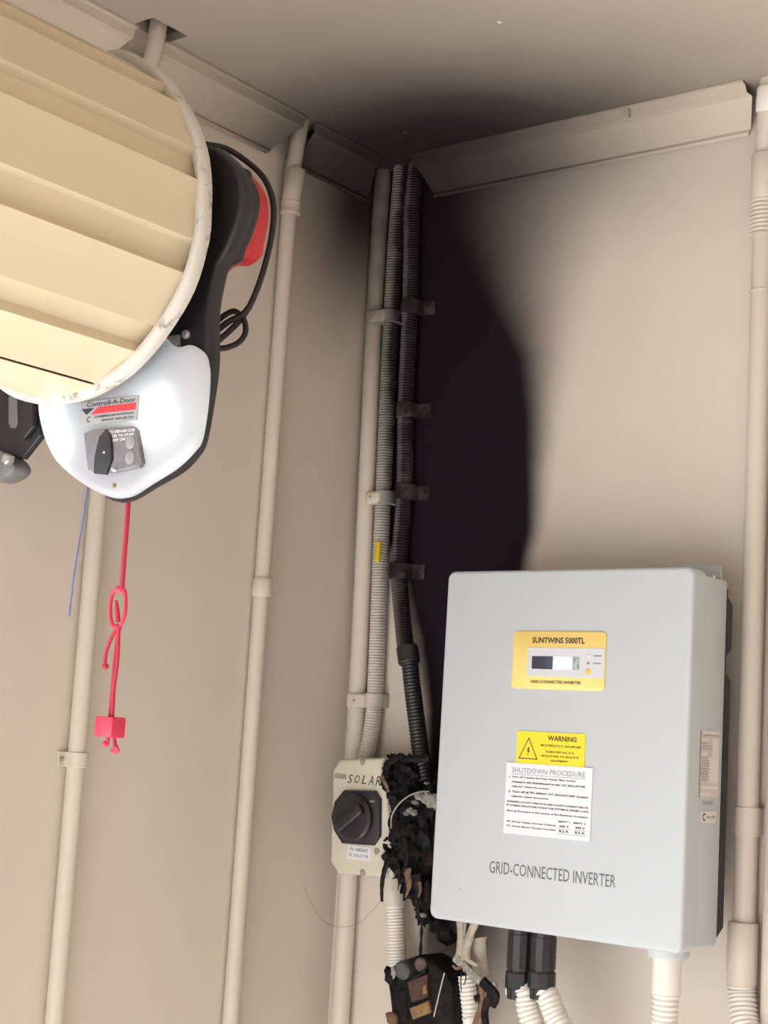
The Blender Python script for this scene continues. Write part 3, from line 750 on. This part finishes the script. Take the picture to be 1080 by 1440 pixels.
# warning label
x0,x1,z0,z1 = rect_px(((728,1028),(824,1032),(822,1079),(726,1073)))
wl_ = part('warning_label', MB().box(x0,x1,YI-.0010,YI+.0003,z0-.003,z1), 'yellow2', iv, 'yellow warning label', smooth=False)
W_, H_ = x1-x0, z1-z0; D = YI-.0012
mb = MB()
def tri_ring(mb, cx, cz, w, h, t):
    o_ = [(cx-w/2, cz), (cx+w/2, cz), (cx, cz+h)]; i_ = [(cx-w/2+t*1.7, cz+t), (cx+w/2-t*1.7, cz+t), (cx, cz+h-t*2.1)]
    O = [mb.bm.verts.new((x, D, z)) for x, z in o_]; I = [mb.bm.verts.new((x, D, z)) for x, z in i_]
    for k in range(3): mb.face((O[k], O[(k+1)%3], I[(k+1)%3], I[k]))
tx = x0+W_*.18
tri_ring(mb, tx, z0+H_*.14, W_*.29, H_*.68, .0011)
for poly in (((-.0006,.020),(.0016,.020),(.0006,.0155),(.0024,.0155),(-.0004,.0095),(.0002,.0135),(-.0016,.0135)), ((-.0014,.0103),(.0006,.0103),(-.0006,.0078))):
    mb.face([mb.bm.verts.new((tx+u*1.0, D, z0+H_*.14+v_*.78-.0020)) for u, v_ in poly])
part('hazard_triangle', mb, 'inkb', wl_, smooth=False)
lets(wl_, 'lettering', [('WARNING', x0+W_*.46, x0+W_*.88, z0+H_*.74, z0+H_*.90), ('MULTIPLE D.C. SOURCES', x0+W_*.36, x0+W_*.94, z0+H_*.56, z0+H_*.625), ('TURN OFF ALL D.C.', x0+W_*.44, x0+W_*.86, z0+H_*.37, z0+H_*.435), ('ISOLATORS TO ISOLATE', x0+W_*.38, x0+W_*.92, z0+H_*.24, z0+H_*.305), ('EQUIPMENT', x0+W_*.52, x0+W_*.77, z0+H_*.10, z0+H_*.165)], 'f', D, 'inkb', bold=.03)
# shutdown procedure sticker
x0,x1,z0,z1 = rect_px(((713,1073),(834,1079),(831,1183),(709,1172)))
sd = part('procedure_label', MB().box(x0,x1,YI-.0016,YI+.0003,z0,z1), 'white', iv, 'white shutdown procedure label', smooth=False)
W_, H_ = x1-x0, z1-z0; D = YI-.0018
def row(s, a, b, top, h=.030): return (s, x0+W_*a, x0+W_*b, z1-H_*(top+h), z1-H_*top)
lets(sd, 'heading', [row('SHUTDOWN PROCEDURE', .07, .92, .065, .070)], 'f', D, plain('light_grey_ink', (0.20,0.20,0.22), .6))
mb = MB(); z_ = z1-H_*.155; mb.face([mb.bm.verts.new(c) for c in ((x0+W_*.07,D,z_),(x0+W_*.92,D,z_),(x0+W_*.92,D,z_-.0003),(x0+W_*.07,D,z_-.0003))]); part('heading_rule', mb, 'ink', sd, smooth=False)
lets(sd, 'lettering', [
    row("1  Turn off / isolate the 'Solar Supply Main Switch'", .04, .82, .185), row("located in the Switchboard or the 'AC ISOLATOR'", .08, .93, .250), row("adjacent / below the inverter", .08, .52, .318),
    row("2  Turn off all 'PV ARRAY DC ISOLATORS' located", .04, .96, .390), row("adjacent / below the inverter", .08, .52, .458),
    row("WARNING: DO NOT OPEN PLUG AND SOCKET CONNECTORS OR", .025, .97, .535, .026), row("PV STRING ISOLATORS WHILE THE SYSTEM IS UNDER LOAD", .025, .975, .588, .026),
    row("Start up Procedure is the reverse of the Shutdown Procedure", .03, .97, .665), row("MPPT 1", .64, .77, .755, .024), row("MPPT 2", .81, .95, .755, .024),
    row("PV Array Open Circuit Voltage", .04, .61, .815), row("440 V", .65, .76, .812, .034), row("440 V", .83, .94, .812, .034),
    row("PV Array Short Circuit Current", .04, .61, .878), row("8.2 A", .65, .76, .878, .034), row("8.2 A", .83, .94, .878, .034)], 'f', D, 'ink', bold=.034)
mb = MB()
for a_, top in ((.63,.862),(.81,.862),(.63,.93),(.81,.93)):
    z_ = z1-H_*top; mb.face([mb.bm.verts.new(c) for c in ((x0+W_*a_,D,z_),(x0+W_*(a_+.15),D,z_),(x0+W_*(a_+.15),D,z_-.0003),(x0+W_*a_,D,z_-.0003))])
part('fill_in_lines', mb, 'ink', sd, smooth=False)
# printed product line
a_, b_ = ony(688,1224,F), ony(866,1234,F); hgt = .0138
lets(iv, 'front_lettering', [('GRID-CONNECTED INVERTER', a_.x, b_.x, .5*(a_.z+b_.z)-hgt/2, .5*(a_.z+b_.z)+hgt/2)], 'f', YI-.0003, plain('grey_print_ink', (0.13,0.135,0.14), .6))
part('rivet', MB().lathe((ony(647,1250,YI).x, YI+.0003, ony(647,1250,YI).z), (0,-1,0), [(.0010,0),(.0010,.0004)], 8), 'greysticker', iv)
# rating label on the side
XS = IX1-.0006
q0, q1 = onx(985,1026,XS), onx(1009,1122,XS)
sl = part('rating_label', MB().box(XS-.0004, XS+.0006, q0.y, q1.y, q1.z, q0.z), 'sidelabel', iv, 'grey rating plate on the side', smooth=False)
W_, H_ = q1.y-q0.y, q0.z-q1.z; D = XS+.0008
mb = MB()
for f0, f1, a_, b_ in ((.02,.05,.1,.95),(.12,.17,.05,.4),(.12,.40,.62,.92),(.33,.38,.05,.35),(.41,.78,.45,.95),(.83,.87,.05,.95),(.92,.97,.05,.6)):
    mb.face([mb.bm.verts.new((D, q0.y+W_*u, q0.z-H_*v_)) for u, v_ in ((a_,f1),(b_,f1),(b_,f0),(a_,f0))])
part('label_panels', mb, 'sidelabel2', sl, smooth=False)
D2 = XS+.001
SL = [("GRID-CONNECTED INVERTER", .12,.95,.065), ("Input", .08,.35,.185), ("Vmax PV 500 V", .08,.6,.225), ("Isc PV 12 A", .08,.6,.265), ("Output", .08,.4,.40), ("Vac nom 230 V", .08,.5,.44), ("fac nom 50 Hz", .08,.5,.48), ("Pac nom 5000 W", .08,.5,.52), ("Iac max 22 A", .08,.5,.56), ("cos phi 1", .08,.45,.60), ("IP65", .08,.4,.64), ("-20 / 60 C", .08,.5,.68), ("Made in", .08,.5,.72)]
lets(sl, 'lettering', [(s_, q0.y+W_*a_, q0.y+W_*b_, q0.z-H_*(t_+.022), q0.z-H_*t_) for s_, a_, b_, t_ in SL], 's', D2, 'ink')
q0, q1 = onx(986,1125,XS), onx(1006,1136,XS)
lets(sl, 'model_lettering', [('SUN 5K', q0.y+.003, q1.y-.006, q1.z+.003, q0.z-.001)], 's', XS+.0006, 'greysticker', bold=.0)
q0, q1 = onx(986,1141,XS), onx(1006,1157,XS)
tk = part('compliance_label', MB().box(XS-.0004, XS+.0006, q0.y, q1.y, q1.z, q0.z), 'sidelabel2', iv, smooth=False)
lets(tk, 'lettering', [('C', q0.y+.002, q0.y+.009, q1.z+.002, q0.z-.002), ('N11375', q0.y+.013, q1.y-.002, q1.z+.005, q0.z-.005)], 's', XS+.0008, 'ink', bold=.03)

# fittings beneath the inverter
def gland(px_, ytop_px, name, label):
    pass
def hexnut(mb, c, r, h, n=8):
    return mb.lathe(c, (0,0,-1), [(r*.95,0),(r,.0015),(r,h-.0015),(r*.92,h)], n)
for (gx, nm, lab_, tail) in ((732, 'cable_gland', 'black cable gland under the inverter, left of the pair, with white ribbed hose', [(738,1394),(743,1420),(752,1450),(762,1500)]),
                             (764, 'cable_gland', 'black cable gland under the inverter, right of the pair, with white ribbed hose', [(771,1402),(780,1425),(792,1452),(806,1500)])):
    YG = -.105
    c = ony(gx, 1330, YG); zt = IZ0+.004
    g = thing(nm, lab_, 'cable gland', (c.x, YG, ony(gx,1400,YG).z), 'black cable glands under the inverter')
    zn = ony(gx, 1366, YG).z; zb_ = ony(gx, 1391, YG).z; zc = ony(gx,1400,YG).z
    part('barrel', MB().lathe((c.x, YG, zt), (0,0,-1), [(.0148,0),(.0148,.012),(.0154,.013),(.0154,zt-zn-.004),(.0142,zt-zn-.002),(.0142,zt-zn)], 12), 'black', g, angle=20)
    part('nut', hexnut(MB(), (c.x, YG, zn), .0162, zn-zb_, 10), 'black', g, angle=20)
    part('claw', MB().lathe((c.x, YG, zb_), (0,0,-1), [(.0142,0),(.0132,zb_-zc+.004)], 16), 'blackd', g)
    for k in range(6):
        a = k*PI/3+.3; part('claw_tooth', MB().box(c.x+.0134*math.cos(a)-.0018, c.x+.0134*math.cos(a)+.0018, YG+.0134*math.sin(a)-.0018, YG+.0134*math.sin(a)+.0018, zc-.001, zb_, .0005, 1), 'white' if k in (3, 5) else 'blackd', g)
    mb = MB(); corrugated(mb, [Vector((c.x, YG, zc+.008))]+[ony(x, y, YG) for x, y in tail]+[ony(*tail[-1], YG)+Vector((.008*k_, .022*k_, -.24*k_)) for k_ in (1, 2, 3, 4)], .0142, .0056, .0018, 18); part('ribbed_hose', mb, 'flex_w', g, 'white ribbed hose')
YG = -.112
c = ony(940, 1360, YG)
g = thing('hose_adaptor', 'pale hose adaptor under the right end of the inverter with white ribbed hose', 'hose fitting', (c.x, YG, ony(938,1400,YG).z))
part('flange', MB().lathe((c.x-.002, YG, IZ0+.003), (0,0,-1), [(.024,0),(.024,.010),(.022,.013)], 28), 'inv', g)
zs = ony(939,1398,YG).z
part('sleeve', MB().lathe((c.x-.002, YG, IZ0-.008), (0,0,-1), [(.0155,0),(.0160,.002),(.0160,IZ0-.008-zs)], 24), 'flex_w', g)
mb = MB(); corrugated(mb, [(c.x-.002, YG, zs+.004), (c.x-.003, YG, zs-.05), (c.x-.004, YG, zs-.16), (c.x-.004, YG+.04, zs-.5), (c.x-.004, YG+.07, .03)], .0152, .0056, .0018, 18); part('ribbed_hose', mb, 'flex_w', g)

# ------------------------------------------------------------------ isolator switch marked SOLAR
YS = -.074
iso = thing('isolator_switch', 'cream isolator switch with black rotary dial and handwritten word SOLAR', 'isolator switch', (.10, -.04, 1.33))
face = tr([(476,1067),(538,1065),(536,1080),(541,1100),(545,1125),(548,1172),(549,1203),(553,1226),(548,1235),(474,1229),(463,1212),(466,1084)], YS)
part('housing', MB().prism(face, YS, -.001, 'y', .006, 3, bev_front_only=True), 'isol', iso)
dq = ony(503.5, 1150, YS)
dpts = tr([(487,1111),(530,1112),(537.5,1123),(537,1176),(528,1189),(484,1186),(473,1168),(469,1148),(474,1127)], YS)
dial = part('dial_plate', MB().prism(dpts, YS-.006, YS+.001, 'y', .002, 2), 'dial', iso, 'black dial plate')
part('knob_ring', MB().lathe((dq.x, YS-.006, dq.z), (0,-1,0), [(.030,0),(.030,.006),(.027,.009)], 32), 'dial', dial)
mb = MB().box(-.0075, .0075, -.010, 0, -.024, .024, .003, 3)
bmesh.ops.rotate(mb.bm, verts=mb.bm.verts[:], cent=(0,0,0), matrix=Matrix.Rotation(math.radians(52), 3, 'Y')); bmesh.ops.translate(mb.bm, verts=mb.bm.verts[:], vec=(dq.x, YS-.013, dq.z))
part('knob_grip', mb, 'dial', dial)
q = ony(523, 1127, YS-.007); part('dial_mark', MB().box(q.x-.004, q.x+.004, YS-.0066, YS-.0058, q.z-.001, q.z+.001), 'greysticker', dial, smooth=False)
x0,x1,z0,z1 = rect_px(((490,1190),(522,1190),(521,1211),(488,1207)), YS)
sl_ = part('label', MB().box(x0,x1,YS-.0007,YS+.0005,z0,z1), 'white', iso, 'small white printed label', smooth=False)
lets(sl_, 'lettering', [('PV ARRAY', x0+.004, x1-.004, z0+(z1-z0)*.58, z1-.0025)], 'f', YS-.0009, 'ink'); lets(sl_, 'lettering', [('DC ISOLATOR', x0+.003, x1-.003, z0+.003, z0+(z1-z0)*.42)], 'f', YS-.0009, 'ink')
for sx, sy in ((510,1072),(530,1197),(510,1227)):
    q = ony(sx, sy, YS); part('screw', MB().lathe((q.x, YS+.0018, q.z), (0,-1,0), [(.0042,0),(.0042,.0026),(.0025,.0032)], 10), 'greysticker', iso)
x0,x1,z0,z1 = rect_px(((471,1088),(487,1088),(487,1095),(471,1095)), YS); part('badge', MB().box(x0,x1,YS-.0006,YS+.0005,z0,z1), 'greysticker', iso, smooth=False)
a_, b_ = ony(489,1100,YS), ony(537,1100,YS)
mb = MB(); w_ = (b_.x-a_.x)
for i, ch in enumerate('SOLAR'):
    u0 = a_.x + w_*i*.205
    letters(mb, ch, u0, u0+w_*.15, a_.z-.0005+random.uniform(-.001,.001), a_.z+.0112+random.uniform(-.001,.001), 'f', YS-.0004, shear=.25)
part('handwriting', mb, 'ink', iso, 'handwritten SOLAR', smooth=False)

# fittings below the isolator
t = thing('flexible_conduit', 'short ribbed conduit below the isolator switch beside the burnt debris', 'conduit', ony(560,1360,-.03))
p0, p1, p2 = ony(553,1225,-.03), ony(555,1275,-.03), ony(560,1375,-.03)
part('adaptor', MB().tube([p0, p0.lerp(p1,.05), p1.lerp(p0,.05), p1], [.013,.0145,.0145,.013], 20), 'pipe', t)
mb = MB(); corrugated(mb, [p1+Vector((0,0,.004)), p1.lerp(p2,.5), p2, ony(564,1460,-.03), ony(564,1460,-.03)+Vector((0,.008,-.4)), ony(564,1460,-.03)+Vector((0,.012,-1.1))], .0128, .0040, .0012, 16); part('ribbed_hose', mb, 'flex_w', t)

# ------------------------------------------------------------------ burnt isolator: charred mass between switch and inverter
bi = thing('burnt_isolator', 'charred melted isolator between the cream switch and the inverter', 'burnt isolator', ony(580,1290,-.05))
mb = MB()
for (x, y, rx, rz, ry, sd_) in ((556,1085,.018,.022,.02,1),(580,1090,.020,.024,.022,2),(568,1115,.026,.024,.026,3),(590,1135,.022,.03,.03,4),(578,1160,.030,.036,.030,5),(592,1190,.026,.04,.03,6),(575,1205,.028,.03,.028,7),(588,1235,.022,.028,.026,8),(600,1250,.016,.03,.02,9),(597,1280,.010,.018,.012,10),(606,1160,.018,.06,.02,11)):
    mb.blob(ony(x, y, -.052), (rx, ry, rz), 4, .42, 55, sd_)
part('charred_mass', mb, 'char', bi, angle=80)
def shard(pp, w0, w1, Y, mat='char', name='shard', th=.4):
    P = smooth_path([ony(x, y, Y+random.uniform(-.004,.004)) for x, y in pp], 6); n_ = len(P)
    part(name, MB().tube(P, [max(.0004, (w0+(w1-w0)*i/(n_-1))*(1+.35*noise.noise(P[i]*160))) for i in range(n_)], 7, flat=th), mat, bi)
shard([(549,1205),(541,1222),(537,1245),(537,1268)], .0048, .0022, -.082, name='dangling_strip')
shard([(540,1105),(541,1090),(546,1074),(560,1064)], .006, .004, -.078, name='curled_edge')
shard([(537,1092),(541,1103),(546,1114)], .0035, .0015, -.084, 'scorch', 'scorched_edge')
shard([(541,1098),(545,1106),(547,1112)], .0022, .0012, -.086, 'ash', 'ash_edge')
shard([(560,1064),(580,1068),(604,1066)], .004, .005, -.070)
shard([(560,1215),(562,1232),(559,1252)], .006, .0008, -.080)
shard([(572,1222),(575,1245),(570,1262)], .006, .0010, -.082, 'scorch', 'scorched_shard')
shard([(585,1230),(588,1255),(584,1276)], .007, .0012, -.080)
shard([(590,1240),(591,1252),(588,1262)], .0028, .0010, -.088, 'scorch', 'scorched_shard')
shard([(597,1240),(600,1268),(597,1294)], .007, .0012, -.076)
shard([(552,1120),(555,1150),(552,1185)], .005, .004, -.085)
shard([(568,1180),(572,1205),(566,1228)], .004, .002, -.090)
shard([(545,1178),(541,1182),(539,1183)], .0022, .0008, -.080)
shard([(590,1262),(586,1285),(592,1292),(598,1286),(596,1272)], .0022, .0020, -.082, name='burnt_loop')
for (x, y, rr_, sd_, mt_) in ((603,1124,.0095,21,'ash'),(612,1128,.0095,22,'ash'),(590,1120,.0055,23,'ash'),(584,1128,.0035,24,'ash'),(577,1140,.0045,25,'ash'),(582,1143,.0042,26,'ash'),(571,1144,.0030,27,'ash'),(600,1101,.0022,28,'ash'),(595,1287,.0030,29,'ash')):
    part('ash_flake', MB().blob(ony(x, y, -.088), (rr_, .004, rr_*.8), 3, .8, 70, sd_), mt_, bi, angle=70)
part('bare_wire', MB().tube(smooth_path([ony(x, y, -.092) for x, y in ((550,1165),(551,1148),(559,1133),(572,1121),(588,1114),(604,1113))], 6), .0011, 8), 'wire', bi)
part('hanging_wire', MB().tube(smooth_path([ony(x, y, -.070) for x, y in ((592,1290),(593,1305),(592,1325),(591,1350))], 6), [.0018+.0005*math.sin(i) for i in range(19)], 8), 'char', bi)

# fallen burnt isolator body
fb = thing('burnt_switch_body', 'burnt switch body hanging below the charred isolator with bronze terminals', 'burnt switch', ony(585,1470,-.06))
YF_ = -.078
hp = tr([(541,1370),(552,1358),(570,1350),(592,1343),(606,1352),(618,1366),(632,1385),(634,1440),(628,1500),(565,1510),(552,1440),(548,1405)], YF_)
mb = MB().prism(hp, YF_, YF_+.050, 'y', .004, 3)
for v in mb.bm.verts: v.co += Vector((noise.noise(v.co*90)*.004, noise.noise(v.co*90+Vector((5,0,0)))*.006, noise.noise(v.co*90+Vector((0,7,0)))*.004))
part('housing', mb, 'char', fb)
q = ony(568, 1363, YF_-.004)
part('terminal_post', MB().lathe((q.x, YF_+.006, q.z), (0,-1,-.1), [(.0115,0),(.0115,.014),(.009,.017)], 18), plain('blackened_grey_plastic', (0.06,0.065,0.07), .6, var=.5, bump=.5), fb)
q = ony(590, 1356, YF_-.004)
part('terminal_post', MB().lathe((q.x, YF_+.008, q.z), (0,-1,-.1), [(.009,0),(.009,.010),(.007,.012)], 16), plain('scorched_brown_grey_plastic', (0.10,0.07,0.06), .5, var=.5, bump=.5), fb)
part('side_block', MB().blob(ony(550,1372,YF_-.004), (.010,.010,.012), 2, .4, 50, 31), 'char', fb, angle=70)
part('ash_flake', MB().blob(ony(553,1368,YF_-.012), (.004,.002,.006), 2, .5, 50, 32), 'ash', fb, angle=70)
def plate(pp, Y, th, mat, name):
    mb = MB().prism(tr(pp, Y), Y, Y+th, 'y', .001, 1); part(name, mb, mat, fb)
plate([(572,1380),(600,1370),(601,1402),(578,1410)], YF_-.006, .008, plain('burnt_brown_plastic', (0.06,0.026,0.018), .45, var=.8, scale=110, bump=.5), 'brown_cover')
plate([(575,1418),(602,1407),(605,1424),(580,1434)], YF_-.006, .008, 'bronze', 'terminal_plate')
plate([(593,1388),(598,1384),(600,1396),(594,1399)], YF_-.009, .004, 'bronze', 'terminal_plate')
plate([(548,1396),(570,1390),(573,1436),(553,1440)], YF_-.003, .006, 'char', 'dark_cover')
plate([(574,1376),(597,1363),(599,1367),(577,1380)], YF_-.008, .006, 'char', 'edge_strip')
part('broken_corner', MB().blob(ony(552,1432,YF_-.004), (.008,.008,.009), 2, .5, 50, 34), 'scorch', fb, angle=70)
single('thin_wire', MB().tube(smooth_path([ony(x, y, -.10) for x, y in ((625,1368),(619,1392),(610,1430))], 6), .0009, 6), plain('pale_wire', (0.5,0.48,0.48), .4, .4), 'thin pale wire in front of the burnt switch body', 'wire')
single('fine_wire_strand', MB().tube(smooth_path([onx(428,1248,.006), onx(442,1278,.008), onx(460,1298,.012), ony(480,1304,-.034), ony(505,1298,-.034), ony(520,1284,-.030), ony(540,1262,-.03), ony(552,1248,-.045)], 8), .0004, 5), 'wire', 'fine loose wire strand curving across the corner conduit', 'wire')

# melted cable fitting under the left end of the inverter
mf = thing('melted_cable', 'melted beige cable sheath and scorched ribbed hose under the inverter', 'burnt cable', ony(660,1460,-.05))
def mtube(pp, rad, Y, mat, name, flat=1.0, seg=10):
    P = smooth_path([ony(x, y, Y) for x, y in pp], 8); n_ = len(P)
    R_ = [rad[0]+(rad[1]-rad[0])*i/(n_-1) for i in range(n_)]
    part(name, MB().tube(P, [r*(1+.12*noise.noise(p*120)) for r, p in zip(R_, P)], seg, flat=flat), mat, mf)
mtube([(646,1285),(648,1310),(646,1340),(640,1352)], (.0055,.0045), -.085, 'sheath', 'cable_core', .6)
mtube([(655,1290),(653,1312),(651,1332)], (.0022,.0012), -.088, 'ash', 'cable_core', .6)
mtube([(672,1290),(662,1312),(655,1335),(655,1350)], (.0050,.0075), -.084, 'sheath', 'cable_core', .7)
mtube([(668,1320),(672,1345),(680,1372)], (.016,.010), -.066, 'sheath', 'melted_sheath', .6, 14)
mtube([(641,1346),(652,1358),(668,1374),(688,1386),(698,1384)], (.0065,.0045), -.086, 'ash', 'peeled_sheath', .5)
mtube([(645,1344),(660,1352),(671,1358)], (.0040,.0020), -.084, 'sheath', 'peeled_sheath', .5)
mb = MB(); corrugated(mb, [ony(656,1372,-.07), ony(659,1400,-.07), ony(662,1430,-.07), ony(664,1500,-.07), ony(664,1500,-.07)+Vector((0,.03,-.4)), ony(664,1500,-.07)+Vector((0,.05,-1.08))], .0112, .0050, .0014, 16); part('ribbed_hose', mb, 'flex_w', mf)
for pp, rad, mt_ in (([(678,1380),(690,1392),(697,1400),(692,1415)], (.007,.006), 'char'), ([(676,1385),(678,1410),(668,1440),(664,1470)], (.0035,.004), 'scorch'), ([(690,1400),(682,1420),(684,1450),(686,1480)], (.0055,.005), 'char'), ([(668,1405),(675,1402)], (.004,.004), 'char'), ([(650,1362),(648,1378),(649,1395)], (.0012,.0006), 'char'), ([(654,1362),(655,1376),(652,1386)], (.0012,.0006), 'char'), ([(637,1358),(642,1362),(650,1359)], (.002,.002), 'scorch')):
    mtube(pp, rad, -.088, mt_, 'burnt_scrap', .6, 8)
mb = MB()
for (x, y, a, b_, sd_) in ((630,1310,.014,.018,41),(616,1300,.010,.014,42),(645,1300,.012,.012,43)):
    mb.blob(ony(x, y, -.03), (a, .012, b_), 2, .5, 50, sd_)
part('charred_stub', mb, 'char', mf, angle=70)
